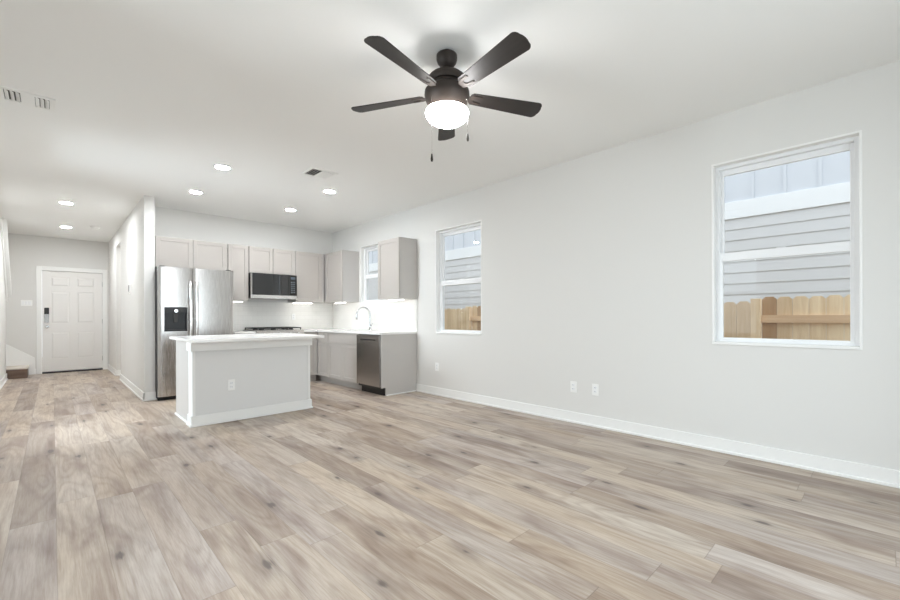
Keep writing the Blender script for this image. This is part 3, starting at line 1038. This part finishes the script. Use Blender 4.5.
# ------------------------------------------------------------------ ceiling fixtures
def downlight(label, x, y):
    t = thing('recessed_light', label, 'ceiling light', (x, y, H), 0, 'recessed ceiling lights')
    MB().lathe([(0.066, -0.0005), (0.094, -0.0005), (0.092, -0.006), (0.070, -0.009), (0.066, -0.004)], n=40).build('trim_ring', M['plate'], t, smooth=True)
    MB().lathe([(0.0, -0.002), (0.0655, -0.002), (0.0655, -0.0055), (0.0, -0.0065)], n=40).build('lens', M['hall_lens' if y > 7 and x < 1 else 'lens'], t, smooth=True)


for lab, x, y in (('lit recessed light over the island, nearer the hall partition', 1.335, 4.95),
                  ('lit recessed light in front of the refrigerator', 1.350, 6.17),
                  ('lit recessed light over the island, beside the small ceiling vent', 2.600, 4.96),
                  ('lit recessed light in front of the microwave', 2.612, 6.21),
                  ('lit recessed light in the hall, nearer the living room', 0.146, 7.99),
                  ('lit recessed light in the hall, nearer the front door', 0.180, 10.12),
                  ('recessed light added to brighten the unseen side passage', 1.60, 9.80)):  # added out of view to brighten the passage opening
    downlight(lab, x, y)

t = thing('stairwell_light', 'lit round light high in the stairwell', 'ceiling light', (-1.3, 10.4, 5.2))
MB().lathe([(0.0, -0.07), (0.09, -0.06), (0.14, -0.02), (0.15, -0.0005)], n=32).build('shade', mat('lit_stair_shade', (1, 1, 1, 1), 0.4, emit=(1, 0.95, 0.88, 1), emit_s=75), t, smooth=True)

t = thing('smoke_detector', 'white round smoke detector on the hall ceiling', 'smoke detector', (0.555, 9.78, H))
MB().lathe([(0.0, -0.036), (0.045, -0.034), (0.060, -0.024), (0.062, -0.010)], n=32).build('detector_cover', M['plate'], t, smooth=True)
MB().lathe([(0.0, -0.0098), (0.068, -0.0098), (0.068, -0.0005), (0.0, -0.0005)], n=32).build('mounting_base', M['plate'], t, smooth=True)


def vent(label, x0, x1, y0, y1, banks, lx):
    """ceiling register: flat frame, dark throat and slanted louvres in banks; banks: (u0,u1,tilt)"""
    cx, cy = (x0 + x1) / 2, (y0 + y1) / 2
    t = thing('ceiling_vent', label, 'vent', (cx, cy, H), 0, 'ceiling vents')
    a, b, c, d = x0 - cx, x1 - cx, y0 - cy, y1 - cy
    holes = [(p - cx, q - cx, c + 0.035, d - 0.035) for p, q, _ in banks]
    mb = MB()
    wall_cells(mb, a, b, c, d, holes, lambda p, q, r, s: mb.box(p, q, r, s, -0.010, -0.0005))
    mb.build('vent_frame', M['vent'], t, 0.002)
    mb = MB()
    for p, q, r, s in holes:
        mb.box(p, q, r, s, -0.0022, -0.0005)
    mb.build('duct_opening', M['duct'], t)
    mb = MB()
    for (p, q, r, s), (_, _, tilt) in zip(holes, banks):
        n = max(2, round((q - p) / 0.026))
        for i in range(n):
            xc = p + (i + 0.5) * (q - p) / n
            dx = 0.010 * tilt
            mb.prism([(xc - dx - 0.001, -0.0024), (xc - dx + 0.001, -0.0024), (xc + dx + 0.001, -0.016), (xc + dx - 0.001, -0.016)], r + 0.001, s - 0.001, 'y')
    mb.build('louvre', M['vent'], t)
    return t


vent('long white ceiling vent near the left edge', -0.44, 0.020, 4.265, 4.525,
     [(-0.405, -0.325, 1), (-0.250, -0.165, 1), (-0.090, -0.012, 1)], 0)
vent('small white ceiling vent near the kitchen lights', 2.035, 2.345, 4.272, 4.560, [(2.065, 2.180, -1), (2.200, 2.315, 1)], 0)

# ------------------------------------------------------------------ ceiling fan
t = thing('ceiling_fan', 'dark bronze five blade ceiling fan with a lit globe', 'ceiling fan', (1.762, 1.857, H))
MB().lathe([(0.034, -0.0005), (0.036, -0.019), (0.061, -0.0195), (0.064, -0.023), (0.064, -0.048), (0.058, -0.066), (0.040, -0.090), (0.026, -0.101), (0.020, -0.106), (0.0, -0.107)], n=40).build('canopy', M['bronze'], t, smooth=True)
MB().lathe([(0.0, -0.09), (0.013, -0.09), (0.013, -0.15), (0.0, -0.15)], n=20).build('down_rod', M['bronze'], t, smooth=True)
MB().lathe([(0.0, -0.138), (0.06, -0.139), (0.098, -0.147), (0.114, -0.162), (0.118, -0.184), (0.110, -0.202)], n=48).build('motor_housing', M['bronze'], t, smooth=True)
MB().lathe([(0.100, -0.2015), (0.098, -0.226), (0.122, -0.232), (0.137, -0.246), (0.139, -0.270), (0.130, -0.303), (0.112, -0.335), (0.110, -0.362), (0.0, -0.363)], n=48).build('switch_housing', M['bronze'], t, smooth=True)
MB().lathe([(0.0, -0.3635), (0.120, -0.3635), (0.130, -0.367), (0.134, -0.377), (0.131, -0.393), (0.117, -0.414), (0.092, -0.432), (0.058, -0.445), (0.028, -0.450), (0.0, -0.451)], n=48).build('globe', M['globe'], t, smooth=True)
PITCH = R(-13)
for k in range(5):
    ang = R(191.0 + 72 * k)
    mb = MB()
    pts = []
    w0, w1 = 0.047, 0.067
    r0, r1 = 0.150, 0.652
    rc, cr_ = r1 - 0.008, 0.032                 # squarish tip with rounded corners and a slightly bowed end
    out = [(r0, -w0 + 0.016), (r0 + 0.016, -w0)]
    out += [(r0 + 0.03 + (rc - cr_ - r0 - 0.03) * i / 6, -(w0 + (w1 - w0) * i / 6)) for i in range(7)]
    out += [(rc - cr_ + cr_ * math.sin(q), -(w1 - cr_ + cr_ * math.cos(q))) for q in (R(12), R(25), R(38), R(51), R(64), R(77))]
    out += [(rc + 0.008 * (1 - v * v), v * (w1 - cr_)) for v in (-1, -0.5, 0.0, 0.5, 1)]
    out += [(rc - cr_ + cr_ * math.sin(q), w1 - cr_ + cr_ * math.cos(q)) for q in (R(77), R(64), R(51), R(38), R(25), R(12))]
    out += [(r0 + 0.03 + (rc - cr_ - r0 - 0.03) * i / 6, (w0 + (w1 - w0) * i / 6)) for i in range(6, -1, -1)]
    out += [(r0 + 0.016, w0), (r0, w0 - 0.016)]
    mb.prism(out, -0.003, 0.003, 'z')
    b = mb.build('blade', M['blade'], t, 0.0015)
    b.matrix_local = Matrix.Translation((0, 0, -0.262)) @ Matrix.Rotation(ang, 4, 'Z') @ Matrix.Rotation(PITCH, 4, 'X')
    mb = MB()   # forked blade iron under the blade
    mb.prism([(0.095, -0.022), (0.13, -0.018), (0.165, -0.034), (0.225, -0.034), (0.23, -0.020), (0.185, -0.016), (0.172, 0.0),
              (0.185, 0.016), (0.23, 0.020), (0.225, 0.034), (0.165, 0.034), (0.13, 0.018), (0.095, 0.022)], -0.0085, -0.0035, 'z')
    mb.build('blade_iron', M['bronze'], b, 0.0015)
for (dx, dy, zb) in ((-0.141, -0.017, -0.715), (0.042, -0.135, -0.578)):
    MB().tube([(dx * 0.90, dy * 0.90, -0.325), (dx * 0.98, dy * 0.98, -0.327), (dx, dy, -0.345), (dx, dy, zb + 0.045)], 0.0014, 6).build('pull_chain', M['handle'], t)
    MB().lathe([(0.0, 0.046), (0.004, 0.044), (0.008, 0.012), (0.006, 0.0), (0.0, -0.002)], dx, dy, zb, 12).build('chain_pull', M['bronze'], t, smooth=True)

# ------------------------------------------------------------------ outside: fence and neighbouring house
FXX = 5.80
t = thing('wooden_fence', 'pale cedar picket fence standing outside the windows', 'fence', (FXX, 3.3, -0.5))
posts = [-5.76, -3.51, -1.26, 0.99, 3.24, 5.49, 7.74, 9.99, 12.24]
for py in posts:
    MB().box(-0.085, 0.004, py - 3.3 - 0.045, py - 3.3 + 0.045, 0, 1.80).build('post', M['cedar'], t, 0.004)
for i, (pa, pb) in enumerate(zip(posts, posts[1:])):
    flat = i % 2 == 1                         # every other bay turns its boards to the house
    n = round((pb - pa - 0.09) / 0.139)
    pit = (pb - pa - 0.09) / n
    hh = 1.77 if flat else 1.815
    for k in range(n):
        y0 = pa + 0.045 + k * pit - 3.3 + 0.0015
        y1 = y0 + pit - 0.003
        x0 = -0.072 if flat else 0.006
        z1 = hh + random.uniform(-0.006, 0.006)
        MB().prism([(y0, 0.03), (y1, 0.03), (y1, z1 - 0.03), (y1 - 0.03, z1), (y0 + 0.03, z1), (y0, z1 - 0.03)], x0, x0 + 0.016, 'x').build('picket', M['cedar'], t)
    for zc in (0.35, 0.98, 1.57):
        x0 = -0.034 if not flat else -0.055
        MB().box(x0, x0 + 0.038, pa - 3.3 + 0.046, pb - 3.3 - 0.046, zc - 0.043, zc + 0.043).build('rail', M['cedar_h'], t, 0.003)

HX = 8.0
t = thing('neighboring_house', 'pale grey house with lap siding behind the fence', 'house', (HX, 3.0, -0.5))
mb = MB()
Y0, Y1 = -9.0, 15.0
z = 0.0
lap = 0.1755
zs0 = 2.68 + 0.5
k = 0
zz = zs0
while zz > 0:
    zl = max(0, zz - lap)
    mb.prism([(0.016, zz), (0.004, zl), (-0.012, zl), (0.002, zz)][::-1], Y0, Y1, 'y')
    zz -= lap
mb.box(0.016, 0.30, Y0, Y1, 0, zs0)
mb.build('lap_siding', M['siding'], t)
MB().box(-0.03, 0.30, Y0, Y1, zs0, 2.955 + 0.5).build('frieze_board', M['frieze'], t, 0.003)
mb = MB()
mb.box(0.0, 0.30, Y0, Y1, 3.455, 6.4)
yy = Y0
off = (0.816 - 3.0) % 0.4
while yy < Y1:
    yb = yy + off
    mb.box(-0.019, -0.0002, yb - 0.022, yb + 0.022, 3.456, 6.4)
    yy += 0.4
mb.build('board_and_batten', M['batten'], t)
MB().prism([(-0.5, 6.401), (0.35, 6.401), (0.35, 6.75)], Y0 - 0.3, Y1 + 0.3, 'y').build('roof_eave', M['frieze'], t)
